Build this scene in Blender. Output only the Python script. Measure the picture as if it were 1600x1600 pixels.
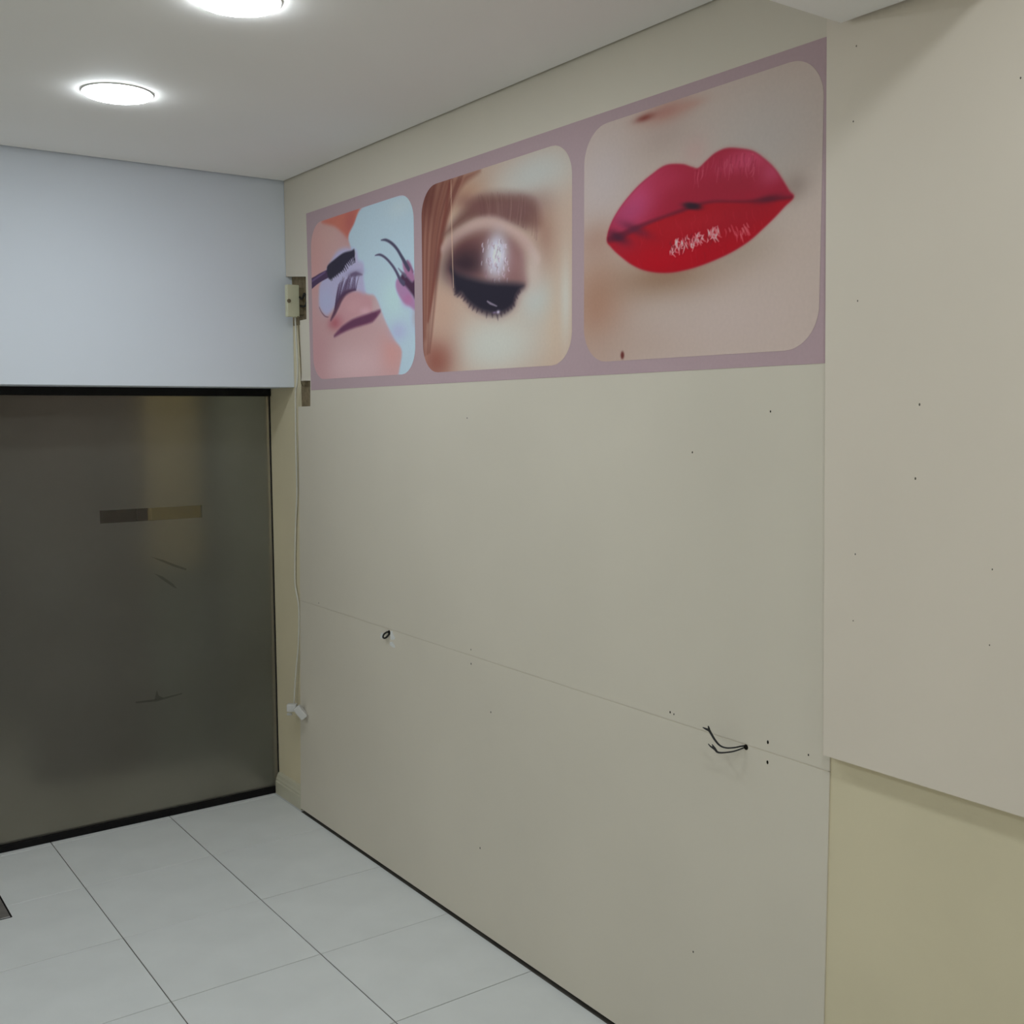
import bpy, bmesh, math, random
import numpy as np
from mathutils import Vector, Matrix

# ------------------------------------------------------------------ clear
for o in list(bpy.data.objects):
    bpy.data.objects.remove(o, do_unlink=True)
scene = bpy.context.scene
COL = scene.collection

# ------------------------------------------------------------------ camera
# world: X = 0 is the front of the panelled right wall (room at X < 0), Y runs
# towards the glazed shop front, Z is up, metres
F=(0.579738, 0.809581, -0.092099)
R_=(0.812806, -0.58252, -0.004161)
U_=(0.057019, 0.072446, 0.995741)
C=(-1.80042, 0.0, 1.613)
FOC=1703.512
cd = bpy.data.cameras.new('camera')
cam = bpy.data.objects.new('camera', cd)
COL.objects.link(cam)
m = Matrix((R_, U_, (-F[0], -F[1], -F[2]))).transposed().to_4x4()
m.translation = Vector(C)
cam.matrix_world = m
cd.sensor_fit = 'HORIZONTAL'
cd.sensor_width = 36.0
cd.lens = 36.0 * FOC / 1600.0
cd.clip_start = 0.02
scene.camera = cam

# ------------------------------------------------------------------ world, exposure
w = bpy.data.worlds.new('world')
scene.world = w
w.use_nodes = True
w.node_tree.nodes['Background'].inputs[0].default_value = (0.5, 0.55, 0.6, 1)
w.node_tree.nodes['Background'].inputs[1].default_value = 0.05
scene.view_settings.view_transform = 'Standard'
scene.view_settings.look = 'None'
scene.view_settings.gamma = 1.0
scene.view_settings.use_curve_mapping = False
scene.view_settings.exposure = 0.0
LAMP_POWER = 57.5              # emission strength of the LED ceiling panels
LAMP_TINT = (0.87, 0.95, 1.0)
CORRIDOR_POWER = 95.0

# ------------------------------------------------------------------ helpers
def lin(c):
    c = c / 255.0
    return c / 12.92 if c <= 0.04045 else ((c + 0.055) / 1.055) ** 2.4

def rgb(r, g, b):
    return (lin(r), lin(g), lin(b), 1.0)

def mat(name, col, rough=0.6, spec=0.5, metal=0.0, var=0.0, vscale=3.0, bump=0.0, bscale=200.0):
    M = bpy.data.materials.new(name)
    M.use_nodes = True
    nt = M.node_tree
    b = nt.nodes['Principled BSDF']
    b.inputs['Roughness'].default_value = rough
    b.inputs['Specular IOR Level'].default_value = spec
    b.inputs['Metallic'].default_value = metal
    b.inputs['Base Color'].default_value = col
    if var or bump:
        tc = nt.nodes.new('ShaderNodeTexCoord')
    if var:
        n = nt.nodes.new('ShaderNodeTexNoise')
        n.inputs['Scale'].default_value = vscale
        n.inputs['Detail'].default_value = 5
        nt.links.new(tc.outputs['Object'], n.inputs['Vector'])
        r = nt.nodes.new('ShaderNodeMapRange')
        r.inputs[1].default_value = 0.3
        r.inputs[2].default_value = 0.7
        r.inputs[3].default_value = 1 - var
        r.inputs[4].default_value = 1 + var * 0.4
        nt.links.new(n.outputs['Fac'], r.inputs[0])
        mx = nt.nodes.new('ShaderNodeVectorMath')
        mx.operation = 'SCALE'
        mx.inputs[0].default_value = col[:3]
        nt.links.new(r.outputs[0], mx.inputs['Scale'])
        nt.links.new(mx.outputs[0], b.inputs['Base Color'])
    if bump:
        n2 = nt.nodes.new('ShaderNodeTexNoise')
        n2.inputs['Scale'].default_value = bscale
        n2.inputs['Detail'].default_value = 3
        nt.links.new(tc.outputs['Object'], n2.inputs['Vector'])
        bp = nt.nodes.new('ShaderNodeBump')
        bp.inputs['Strength'].default_value = bump
        bp.inputs['Distance'].default_value = 0.001
        nt.links.new(n2.outputs['Fac'], bp.inputs['Height'])
        nt.links.new(bp.outputs[0], b.inputs['Normal'])
    return M

def obj(name, me, material=None, parent=None, **props):
    o = bpy.data.objects.new(name, me)
    COL.objects.link(o)
    if me is not None and material is not None and len(me.materials) == 0:
        me.materials.append(material)
    if parent is not None:
        o.parent = parent
    for k, v in props.items():
        o[k] = v
    return o

def finish(bm, name, smooth=False):
    bmesh.ops.recalc_face_normals(bm, faces=bm.faces)
    me = bpy.data.meshes.new(name)
    bm.to_mesh(me)
    bm.free()
    if smooth:
        me.polygons.foreach_set('use_smooth', [True] * len(me.polygons))
    return me

def add_box(bm, x0, x1, y0, y1, z0, z1):
    v = [bm.verts.new(c) for c in ((x0, y0, z0), (x1, y0, z0), (x1, y1, z0), (x0, y1, z0),
                                   (x0, y0, z1), (x1, y0, z1), (x1, y1, z1), (x0, y1, z1))]
    for f in ((0, 3, 2, 1), (4, 5, 6, 7), (0, 1, 5, 4), (1, 2, 6, 5), (2, 3, 7, 6), (3, 0, 4, 7)):
        bm.faces.new([v[i] for i in f])
    return v

def box_mesh(name, x0, x1, y0, y1, z0, z1, bevel=0.0, seg=2):
    bm = bmesh.new()
    add_box(bm, x0, x1, y0, y1, z0, z1)
    if bevel:
        bmesh.ops.bevel(bm, geom=bm.edges[:], offset=bevel, segments=seg, affect='EDGES', profile=0.5)
    return finish(bm, name)

def slab_mesh(name, yz, x0, x1, bevel=0.0):
    """a flat board: outline in (y, z) metres, thickness from x0 (front) to x1"""
    bm = bmesh.new()
    a = [bm.verts.new((x0, y, z)) for y, z in yz]
    b = [bm.verts.new((x1, y, z)) for y, z in yz]
    front = bm.faces.new(a)
    bm.faces.new(b[::-1])
    n = len(yz)
    for i in range(n):
        bm.faces.new((a[i], b[i], b[(i + 1) % n], a[(i + 1) % n]))
    if bevel:
        bmesh.ops.bevel(bm, geom=list(front.edges), offset=bevel, segments=2, affect='EDGES')
    return finish(bm, name)

def catmull(pts, sub=8, closed=False):
    P = [np.array(q, float) for q in pts]
    n = len(P)
    out = []
    for i in range(n if closed else n - 1):
        if closed:
            a, b, c, d = P[i - 1], P[i], P[(i + 1) % n], P[(i + 2) % n]
        else:
            a, b, c, d = P[max(i - 1, 0)], P[i], P[i + 1], P[min(i + 2, n - 1)]
        for k in range(sub):
            t = k / sub
            out.append(0.5 * ((2 * b) + (c - a) * t + (2 * a - 5 * b + 4 * c - d) * t * t + (3 * b - a - 3 * c + d) * t ** 3))
    if not closed:
        out.append(P[-1])
    return np.array(out)

def tube_mesh(name, pts, rad, seg=8, closed=False, sub=6):
    pts = [Vector(q) for q in catmull(pts, sub, closed)]
    n = len(pts)
    rads = [rad] * n if not isinstance(rad, (list, tuple)) else list(np.interp(np.linspace(0, 1, n), np.linspace(0, 1, len(rad)), rad))
    bm = bmesh.new()
    rings = []
    up = Vector((0.31, 0.17, 0.93))
    for i, q in enumerate(pts):
        a = pts[(i - 1) % n] if (closed or i > 0) else q
        b = pts[(i + 1) % n] if (closed or i < n - 1) else q
        t = (b - a).normalized()
        s = t.cross(up).normalized()
        u = s.cross(t)
        rings.append([bm.verts.new(q + (s * math.cos(2 * math.pi * k / seg) + u * math.sin(2 * math.pi * k / seg)) * rads[i]) for k in range(seg)])
    for i in range(n if closed else n - 1):
        A, Bq = rings[i], rings[(i + 1) % n]
        for k in range(seg):
            bm.faces.new((A[k], A[(k + 1) % seg], Bq[(k + 1) % seg], Bq[k]))
    if not closed:
        bm.faces.new(rings[0][::-1])
        bm.faces.new(rings[-1])
    return finish(bm, name, True)

def lathe_mesh(name, prof, seg=48, mats=None):
    """profile of (radius, z) turned about the z axis"""
    bm = bmesh.new()
    rings = []
    for r, z in prof:
        if r < 1e-6:
            rings.append([bm.verts.new((0, 0, z))])
        else:
            rings.append([bm.verts.new((r * math.cos(2 * math.pi * k / seg), r * math.sin(2 * math.pi * k / seg), z)) for k in range(seg)])
    for A, Bq in zip(rings, rings[1:]):
        for k in range(seg):
            k2 = (k + 1) % seg
            if len(A) == 1:
                bm.faces.new((A[0], Bq[k2], Bq[k]))
            elif len(Bq) == 1:
                bm.faces.new((A[k], A[k2], Bq[0]))
            else:
                bm.faces.new((A[k], A[k2], Bq[k2], Bq[k]))
    return finish(bm, name, False)

# ------------------------------------------------------------------ materials
M_PANEL = mat('panel_paint', (0.745, 0.685, 0.58, 1), 0.5, 0.35, var=0.035, vscale=2.2, bump=0.08, bscale=350)
M_BOARD = mat('board_paint', (0.81, 0.725, 0.62, 1), 0.5, 0.35, var=0.03, vscale=2.0, bump=0.08, bscale=350)
M_CREAM = mat('cream_wall_paint', (0.765, 0.68, 0.48, 1), 0.6, 0.3, var=0.05, vscale=2.5, bump=0.15, bscale=160)
M_SIDE = mat('pale_cream_wall_paint', (0.91, 0.85, 0.70, 1), 0.6, 0.3, var=0.03, vscale=2.5, bump=0.15, bscale=160)
M_WHITE = mat('white_wall_paint', (0.77, 0.82, 0.90, 1), 0.6, 0.3, var=0.02, vscale=2.0, bump=0.1, bscale=180)
M_CEIL = mat('ceiling_paint', (0.95, 0.92, 0.885, 1), 0.7, 0.2, var=0.02, vscale=1.5, bump=0.06, bscale=250)
M_TILE = mat('porcelain_tile', (0.76, 0.78, 0.775, 1), 0.38, 0.4, var=0.05, vscale=6.0, bump=0.03, bscale=90)
M_GROUT = mat('grey_grout', (0.13, 0.12, 0.105, 1), 0.9, 0.1, var=0.3, vscale=9.0)
M_BLACK = mat('black_aluminium', (0.008, 0.0075, 0.008, 1), 0.5, 0.15, var=0.2, vscale=20)
M_WIRE = mat('black_wire_plastic', (0.012, 0.012, 0.012, 1), 0.45, 0.4, var=0.1, vscale=50)
M_HOLE = mat('dark_hole', (0.02, 0.017, 0.013, 1), 0.9, 0.0, var=0.3, vscale=300)
M_FILLED = mat('grey_filled_hole', (0.16, 0.14, 0.11, 1), 0.9, 0.0, var=0.3, vscale=300)
M_BOX = mat('cream_plastic', (0.66, 0.65, 0.47, 1), 0.4, 0.4, var=0.04, vscale=20)
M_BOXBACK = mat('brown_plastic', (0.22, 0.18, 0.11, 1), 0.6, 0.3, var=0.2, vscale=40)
M_CABLE = mat('white_cable_plastic', (0.72, 0.70, 0.62, 1), 0.4, 0.4, var=0.05, vscale=30)
M_PLUG = mat('white_plug_plastic', (0.62, 0.61, 0.59, 1), 0.35, 0.45, var=0.04, vscale=30)
M_STEEL = mat('brushed_steel_cover', (0.36, 0.345, 0.33, 1), 0.35, 0.5, metal=0.6, var=0.15, vscale=30)
M_CHIP = mat('bare_white_plaster', (0.8, 0.8, 0.78, 1), 0.9, 0.1, var=0.1, vscale=200)
M_TRIM = mat('lamp_trim_white', (0.8, 0.8, 0.8, 1), 0.4, 0.4, var=0.02, vscale=30)
M_NOTCH_SHADE = mat('brown_notch_shade', (0.26, 0.205, 0.13, 1), 0.9, 0.1, var=0.3, vscale=60)  # brown that stands in for the shade inside the board notches
M_SKIRT = mat('cream_skirting_paint', (0.60, 0.57, 0.44, 1), 0.4, 0.4, var=0.05, vscale=8)
M_SCUFF = mat('dark_scuff', (0.03, 0.028, 0.024, 1), 0.8, 0.1, var=0.3, vscale=60)
M_SCUFF.node_tree.nodes['Principled BSDF'].inputs['Alpha'].default_value = 0.12
M_DOORBROWN = mat('brown_shutter', (0.115, 0.078, 0.068, 1), 0.6, 0.3, var=0.15, vscale=3)
M_PILLAR = mat('yellow_pillar_paint', (0.62, 0.50, 0.25, 1), 0.7, 0.2, var=0.1, vscale=3)
M_OUTGREY = mat('grey_green_corridor_paint', (0.25, 0.28, 0.23, 1), 0.7, 0.2, var=0.1, vscale=3)
M_OUTFLOOR = mat('corridor_floor', (0.50, 0.52, 0.49, 1), 0.5, 0.3, var=0.12, vscale=4)

def emission(name, col, strength):
    M = bpy.data.materials.new(name)
    M.use_nodes = True
    nt = M.node_tree
    nt.nodes.remove(nt.nodes['Principled BSDF'])
    e = nt.nodes.new('ShaderNodeEmission')
    e.inputs[0].default_value = (*col, 1)
    e.inputs[1].default_value = strength
    nt.links.new(e.outputs[0], nt.nodes['Material Output'].inputs[0])
    return M
M_LED = emission('led_diffuser', LAMP_TINT, LAMP_POWER)

def glass_material():
    """smoke-tinted glass with a frosted film; the film leaves one narrow clear slot"""
    M = bpy.data.materials.new('frosted_film_glass')
    M.use_nodes = True
    nt = M.node_tree
    b = nt.nodes['Principled BSDF']
    tc = nt.nodes.new('ShaderNodeTexCoord')
    sep = nt.nodes.new('ShaderNodeSeparateXYZ')
    nt.links.new(tc.outputs['Object'], sep.inputs[0])
    def between(sock, a, c):
        g = nt.nodes.new('ShaderNodeMath'); g.operation = 'GREATER_THAN'; g.inputs[1].default_value = a
        l = nt.nodes.new('ShaderNodeMath'); l.operation = 'LESS_THAN'; l.inputs[1].default_value = c
        nt.links.new(sock, g.inputs[0]); nt.links.new(sock, l.inputs[0])
        mm = nt.nodes.new('ShaderNodeMath'); mm.operation = 'MULTIPLY'
        nt.links.new(g.outputs[0], mm.inputs[0]); nt.links.new(l.outputs[0], mm.inputs[1])
        return mm.outputs[0]
    mm = nt.nodes.new('ShaderNodeMath'); mm.operation = 'MULTIPLY'
    nt.links.new(between(sep.outputs[0], -0.672, -0.274), mm.inputs[0])
    nt.links.new(between(sep.outputs[2], 1.193, 1.243), mm.inputs[1])
    r = nt.nodes.new('ShaderNodeMapRange')
    r.inputs[3].default_value = 0.42
    r.inputs[4].default_value = 0.05
    nt.links.new(mm.outputs[0], r.inputs[0])
    nt.links.new(r.outputs[0], b.inputs['Roughness'])
    n = nt.nodes.new('ShaderNodeTexNoise')
    n.inputs['Scale'].default_value = 2.5
    nt.links.new(tc.outputs['Object'], n.inputs['Vector'])
    cr = nt.nodes.new('ShaderNodeValToRGB')
    cr.color_ramp.elements[0].position = 0.3
    cr.color_ramp.elements[0].color = (0.47, 0.455, 0.40, 1)
    cr.color_ramp.elements[1].position = 0.7
    cr.color_ramp.elements[1].color = (0.53, 0.52, 0.465, 1)
    nt.links.new(n.outputs['Fac'], cr.inputs[0])
    nt.links.new(cr.outputs[0], b.inputs['Base Color'])
    tr = nt.nodes.new('ShaderNodeMapRange')
    tr.inputs[3].default_value = 0.85
    tr.inputs[4].default_value = 0.955
    nt.links.new(mm.outputs[0], tr.inputs[0])
    nt.links.new(tr.outputs[0], b.inputs['Transmission Weight'])
    b.inputs['IOR'].default_value = 1.25
    b.inputs['Specular IOR Level'].default_value = 0.4
    return M
M_GLASS = glass_material()

# ------------------------------------------------------------------ the shell
XL, YR, YG, YH = -3.4, -2.2, 4.272, 4.024       # left wall, rear wall, glass line, header front
XB = 0.027                                      # base wall face behind the panels
ZF, ZN = 2.50, 2.60                             # far and near ceiling heights
BY0, BY1, BZ = 1.04, 1.382, 2.345               # the dropped beam
YO = 6.12                                       # far side of the corridor beyond the glass

def struct(name, me, material, **k):
    return obj(name, me, material, None, kind='structure', **k)

# floor bed + tiles
floor = struct('floor', box_mesh('floor', XL - 0.1, 0.20, YR - 0.1, 4.32, -0.08, -0.0025), M_GROUT,
               label='pale grey porcelain tiled floor with thin dark joints', category='floor')
T, GX, GY = 0.45, -0.0005, 2.876
tile_cache = {}
def tile_mesh(wx, wy):
    key = (round(wx, 4), round(wy, 4))
    if key not in tile_cache:
        bm = bmesh.new()
        add_box(bm, -wx / 2, wx / 2, -wy / 2, wy / 2, -0.007, 0.0)
        top = [e for e in bm.edges if all(abs(v.co.z) < 1e-6 for v in e.verts)]
        bmesh.ops.bevel(bm, geom=top, offset=0.0009, segments=1, affect='EDGES')
        tile_cache[key] = finish(bm, 'floor_tile')
    return tile_cache[key]
rng = random.Random(4)
xs = [XL] + [GX - T * k for k in range(7, -1, -1)] + [XB]
ys = [GY + T * k for k in range(-12, 4)]
ys = [YR] + [y for y in ys if y > YR + 0.02] + [4.30]
for i in range(len(xs) - 1):
    for j in range(len(ys) - 1):
        gx, gy = 0.0031, 0.0026
        if i == len(xs) - 2:                       # beside the glass only; elsewhere the boards close the edge
            continue
        wx, wy = xs[i + 1] - xs[i] - gx, ys[j + 1] - ys[j] - gy
        t = obj('floor_tile', tile_mesh(wx, wy), M_TILE, floor)
        t.location = ((xs[i] + xs[i + 1]) / 2, (ys[j] + ys[j + 1]) / 2, rng.uniform(-0.0004, 0.0003))

t = obj('floor_tile', tile_mesh(0.0255, 0.30), M_TILE, floor)
t.location = (0.0135, 4.145, 0.0)

# right wall: cream base wall, with the near stretch standing forward
bm = bmesh.new()
add_box(bm, XB, 0.16, 1.396, YO + 0.1, 0.034, 2.78)          # base wall, stopping short of the floor
add_box(bm, 0.003, 0.16, YR - 0.1, 1.396, -0.08, 2.78)
add_box(bm, XB, 0.16, 3.99, YO + 0.1, -0.08, 0.034)
wall_right = struct('wall_right', finish(bm, 'wall_right'), M_CREAM,
                    label='cream painted right wall behind the boards, bare at lower right', category='wall')

struct('wall_left', box_mesh('wall_left', XL - 0.1, XL, YR - 0.1, YO + 0.1, -0.08, 2.78), M_SIDE,
       label='cream wall on the left side of the shop', category='wall')
struct('wall_rear', box_mesh('wall_rear', XL, 0.003, YR - 0.1, YR, -0.08, 2.78), M_SIDE,
       label='cream rear wall behind the viewer', category='wall')
struct('wall_back', box_mesh('wall_back', XL, XB, YH, 4.31, 1.71, 2.78, 0.002), M_WHITE,
       label='smooth white wall band hanging above the dark glass', category='wall')
ceil = struct('ceiling', box_mesh('ceiling', XL, -0.009, BY1 - 0.002, YH - 0.018, ZF, ZF + 0.014), M_CEIL,
              label='flat white plasterboard ceiling with round downlights', category='ceiling')
struct('ceiling_near', box_mesh('ceiling_near', XL, -0.034, YR, BY0 + 0.002, ZN, ZN + 0.014), M_CEIL,
       label='white ceiling on the near side of the dropped beam', category='ceiling')
struct('ceiling_slab', box_mesh('ceiling_slab', XL - 0.1, 0.16, YR - 0.1, YO + 0.1, 2.78, 2.88), M_CEIL,
       label='hidden concrete slab above the ceilings', category='ceiling')
struct('trim_1', box_mesh('trim_1', XL, -0.037, BY0, BY1, BZ, ZN + 0.03, 0.0015), M_CEIL,
       label='white dropped ceiling beam crossing at the upper right', category='beam')

# the painted boards fixed to the right wall
upper = [(1.396, 0.8721), (3.958, 0.8721), (3.937, 1.634), (3.826, 1.634), (3.821, 1.732), (3.913, 1.732),
         (3.903, 1.962), (3.843, 1.962), (3.841, 2.122), (4.022, 2.139), (4.022, 2.62), (1.396, 2.62)]
lower = [(1.396, 0.013), (3.997, 0.011), (3.958, 0.8709), (1.396, 0.8709)]
P_UP = obj('wall_panel', slab_mesh('wall_panel', upper, 0.0, XB - 0.001, 0.0008), M_PANEL, wall_right,
           label='tall greige board carrying the printed banner, notched at its far edge')
P_LO = obj('wall_panel', slab_mesh('wall_panel', lower, 0.0, XB - 0.001, 0.0006), M_PANEL, wall_right,
           label='low greige board between the thin seam and the floor')
P_RT = obj('wall_panel', slab_mesh('wall_panel', [(YR, 0.912), (1.394, 0.912), (1.410, 1.70), (1.424, 2.345), (1.428, 2.62), (YR, 2.62)], -0.025, 0.002, 0.0008), M_BOARD, wall_right,
           label='thick pale board standing proud of the wall at right')
obj('joint_filler', box_mesh('joint_filler', 0.0012, 0.02, 1.40, 3.95, 0.868, 0.875), M_PANEL, wall_right)

obj('notch_shade', box_mesh('notch_shade', 0.0262, 0.0274, 3.80, 4.022, 1.95, 2.16), M_NOTCH_SHADE, wall_right, label='brown plate painted as recess shade inside the upper notch')  # plates darken the shallow notches, recess shade put into their colour
obj('notch_shade', box_mesh('notch_shade', 0.0262, 0.0274, 3.80, 3.96, 1.62, 1.74), M_NOTCH_SHADE, wall_right, label='brown plate painted as recess shade inside the lower notch')

# skirting on the uncovered strip next to the glass
prof = [(XB, 0.0), (0.003, 0.0), (0.003, 0.052), (0.006, 0.058), (0.006, 0.064), (0.010, 0.072), (0.013, 0.082), (0.017, 0.088), (XB, 0.09)]
bm = bmesh.new()
a = [bm.verts.new((x, 3.9985, z)) for x, z in prof]
b = [bm.verts.new((x, 4.252, z)) for x, z in prof]
bm.faces.new(a); bm.faces.new(b[::-1])
for i in range(len(prof)):
    j = (i + 1) % len(prof)
    bm.faces.new((a[i], a[j], b[j], b[i]))
struct('baseboard_right', finish(bm, 'baseboard_right'), M_SKIRT,
       label='short cream moulded skirting beside the glass', category='baseboard')

# glazed shop front
win = bpy.data.objects.new('window_1', None)
COL.objects.link(win)
win['kind'] = 'structure'
win['label'] = 'dark frosted glass shop front under the white wall band'
win['category'] = 'window'
obj('top_rail', box_mesh('top_rail', XL, 0.024, YG - 0.02, YG + 0.02, 1.678, 1.7095, 0.002), M_BLACK, win, label='black top rail')
obj('bottom_rail', box_mesh('bottom_rail', XL, 0.024, YG - 0.018, YG + 0.018, 0.0, 0.027, 0.002), M_BLACK, win, label='black bottom rail')
for x0, x1 in ((-1.262, 0.0225), (-2.33, -1.266), (XL + 0.004, -2.334)):
    obj('glass_pane', box_mesh('glass_pane', x0, x1, YG - 0.005, YG + 0.005, 0.0265, 1.6785), M_GLASS, win, label='frosted dark glass pane')
obj('edge_seal', box_mesh('edge_seal', 0.0225, 0.0265, YG - 0.006, YG + 0.006, 0.027, 1.678), M_BLACK, win)

# the corridor beyond the glass
struct('floor_corridor', box_mesh('floor_corridor', XL, XB, 4.32, YO, -0.08, 0.0), M_OUTFLOOR,
       label='dim corridor floor seen through the frosted glass', category='floor')
wf = struct('wall_far', box_mesh('wall_far', XL, XB, YO, YO + 0.1, -0.08, 2.78), M_DOORBROWN,
       label='brown wall across the corridor behind the glass', category='wall')

# ------------------------------------------------------------------ round ceiling lamps
def lamp(x, y, z, label, part_meshes=[]):
    root = bpy.data.objects.new('ceiling_lamp', None)
    COL.objects.link(root)
    root.location = (x, y, z)
    root['label'] = label
    root['category'] = 'ceiling lamp'
    root['group'] = 'round LED ceiling lamps'
    if not part_meshes:
        part_meshes.append(lathe_mesh('trim_ring', [(0.088, -0.0041), (0.0940, -0.0041), (0.0945, -0.002), (0.0945, 0.0), (0.088, 0.0), (0.088, -0.0041)], 64))
        part_meshes.append(lathe_mesh('diffuser', [(0.0, -0.0128), (0.06, -0.0124), (0.080, -0.0112), (0.089, -0.0085), (0.0932, -0.0042), (0.0, -0.0042)], 64))
    obj('trim_ring', part_meshes[0], M_TRIM, root)
    obj('diffuser', part_meshes[1], M_LED, root)
    return root
lamp(-0.868, 3.178, ZF, 'round white ceiling lamp nearer to the white wall band')
lamp(-0.858, 2.325, ZF, 'round white ceiling lamp cut off by the top of the picture')
lamp(-0.87, 0.63, ZN, 'round white ceiling lamp just behind the dropped beam')
lamp(-0.87, -1.0, ZN, 'round white ceiling lamp near the rear wall')
lamp(-2.45, 3.178, ZF, 'round fill lamp added out of view by the left wall, next to the glass')  # left row is unseen, added to raise bounce light on ceiling and walls
lamp(-2.45, 2.325, ZF, 'round fill lamp added out of view by the left wall, on the far side of the beam')
lamp(-2.45, 0.63, ZN, 'round fill lamp added out of view by the left wall, on the near side of the beam')
lamp(-2.45, -1.0, ZN, 'round fill lamp added out of view in the left rear corner')

# ------------------------------------------------------------------ printed banner
WHITE_REF = (194.0, 194.0, 188.0)     # what a pure white print shows as on this wall
REFL = np.array([lin(c) for c in WHITE_REF])
def to_albedo(Cs):
    c = np.clip(Cs, 0, 255) / 255.0
    l = np.where(c <= 0.04045, c / 12.92, ((c + 0.055) / 1.055) ** 2.4)
    return np.clip(l / REFL, 0.002, 0.92)

class Canvas:
    """paints ink colours on the vertices of a flat sheet; coordinates are wall millimetres (y, z)"""
    def __init__(self, Y, Z, base):
        self.Y, self.Z = Y, Z
        self.C = np.empty((len(Y), 3)); self.C[:] = base
        self.clip = None
    def mix(self, a, col, sel=None):
        col = np.array(col, float)
        if sel is None:
            if self.clip is not None: a = a * self.clip
            self.C += (col - self.C) * a[:, None]
        else:
            if self.clip is not None: a = a * self.clip[sel]
            self.C[sel] += (col - self.C[sel]) * a[:, None]
    def near(self, P, mg):
        return np.nonzero((self.Y > P[:, 0].min() - mg) & (self.Y < P[:, 0].max() + mg) & (self.Z > P[:, 1].min() - mg) & (self.Z < P[:, 1].max() + mg))[0]
    def poly_alpha(self, pts, soft, smooth=True):
        P = catmull(pts, 5, True) if smooth else np.array(pts, float)
        s = self.near(P, soft * 1.5 + 1)
        y, z = self.Y[s], self.Z[s]
        d2 = np.full(len(s), 1e12); ins = np.zeros(len(s), bool)
        n = len(P)
        for i in range(n):
            ay, az = P[i]; by, bz = P[(i + 1) % n]
            ey, ez = by - ay, bz - az
            L = ey * ey + ez * ez
            if L < 1e-9: continue
            t = np.clip(((y - ay) * ey + (z - az) * ez) / L, 0, 1)
            d2 = np.minimum(d2, (y - ay - t * ey) ** 2 + (z - az - t * ez) ** 2)
            c = (az > z) != (bz > z)
            if ez != 0: ins ^= c & (y < ay + (z - az) * ey / ez)
        sd = np.where(ins, 1, -1) * np.sqrt(d2)
        t = np.clip((sd + soft) / (2 * soft), 0, 1)
        return s, t * t * (3 - 2 * t)
    def poly(self, pts, col, soft=3.0, op=1.0, smooth=True):
        s, a = self.poly_alpha(pts, soft, smooth)
        self.mix(a * op, col, s)
    def blob(self, b, col, op=1.0, hard=1.0, rot=0.0):
        y, z, ry, rz = b
        dy, dz = self.Y - y, self.Z - z
        if rot:
            c, sn = math.cos(rot), math.sin(rot)
            dy, dz = dy * c + dz * sn, dz * c - dy * sn
        q = (dy / ry) ** 2 + (dz / rz) ** 2
        self.mix(op * np.exp(-q ** hard), col)
    def stroke(self, pts, w, col, soft=2.0, op=1.0):
        P = catmull(pts, 5)
        n = len(P)
        ws = np.interp(np.linspace(0, 1, n), np.linspace(0, 1, len(w)), w)
        s = self.near(P, max(w) + soft * 2)
        if len(s) == 0: return
        y, z = self.Y[s], self.Z[s]
        best = np.full(len(s), -1e9)
        for i in range(n - 1):
            ay, az = P[i]; ey, ez = P[i + 1] - P[i]
            L = ey * ey + ez * ez
            if L < 1e-9: continue
            t = np.clip(((y - ay) * ey + (z - az) * ez) / L, 0, 1)
            d = np.sqrt((y - ay - t * ey) ** 2 + (z - az - t * ez) ** 2)
            best = np.maximum(best, (ws[i] * (1 - t) + ws[i + 1] * t) / 2 - d)
        t = np.clip((best + soft / 2) / soft, 0, 1)
        self.mix(op * t * t * (3 - 2 * t), col, s)

BAN = dict(tl=(3.826, 2.351), bl=(3.815, 1.695), br=(1.414, 1.7065), tr=(1.430, 2.344))
def sheet_material(name, rough=0.4):
    M = bpy.data.materials.new(name)
    M.use_nodes = True
    nt = M.node_tree
    b = nt.nodes['Principled BSDF']
    at = nt.nodes.new('ShaderNodeAttribute')
    at.attribute_name = 'ink'
    tc = nt.nodes.new('ShaderNodeTexCoord')
    n = nt.nodes.new('ShaderNodeTexNoise')
    n.inputs['Scale'].default_value = 120
    n.inputs['Detail'].default_value = 2
    nt.links.new(tc.outputs['Object'], n.inputs['Vector'])
    r = nt.nodes.new('ShaderNodeMapRange')
    r.inputs[3].default_value = 0.96
    r.inputs[4].default_value = 1.04
    nt.links.new(n.outputs['Fac'], r.inputs[0])
    v = nt.nodes.new('ShaderNodeVectorMath'); v.operation = 'SCALE'
    nt.links.new(at.outputs['Color'], v.inputs[0]); nt.links.new(r.outputs[0], v.inputs['Scale'])
    nt.links.new(v.outputs[0], b.inputs['Base Color'])
    b.inputs['Roughness'].default_value = rough
    b.inputs['Specular IOR Level'].default_value = 0.09
    return M
M_PRINT = sheet_material('satin_vinyl_print')

banner = bpy.data.objects.new('wall_banner', None)
COL.objects.link(banner)
banner.location = (0, 2.62, 1.70)
banner['label'] = 'wide mauve beauty banner with three rounded close-ups of lashes, eye and lips'
banner['category'] = 'banner'
def to_banner(o):
    o.parent = banner
    o.matrix_parent_inverse = Matrix.Translation((0, -2.62, -1.70))

def print_colour(me, Cs):
    at = me.color_attributes.new('ink', 'FLOAT_COLOR', 'POINT')
    a = np.ones((len(Cs), 4), np.float32)
    a[:, :3] = to_albedo(Cs)
    at.data.foreach_set('color', a.ravel())

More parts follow.
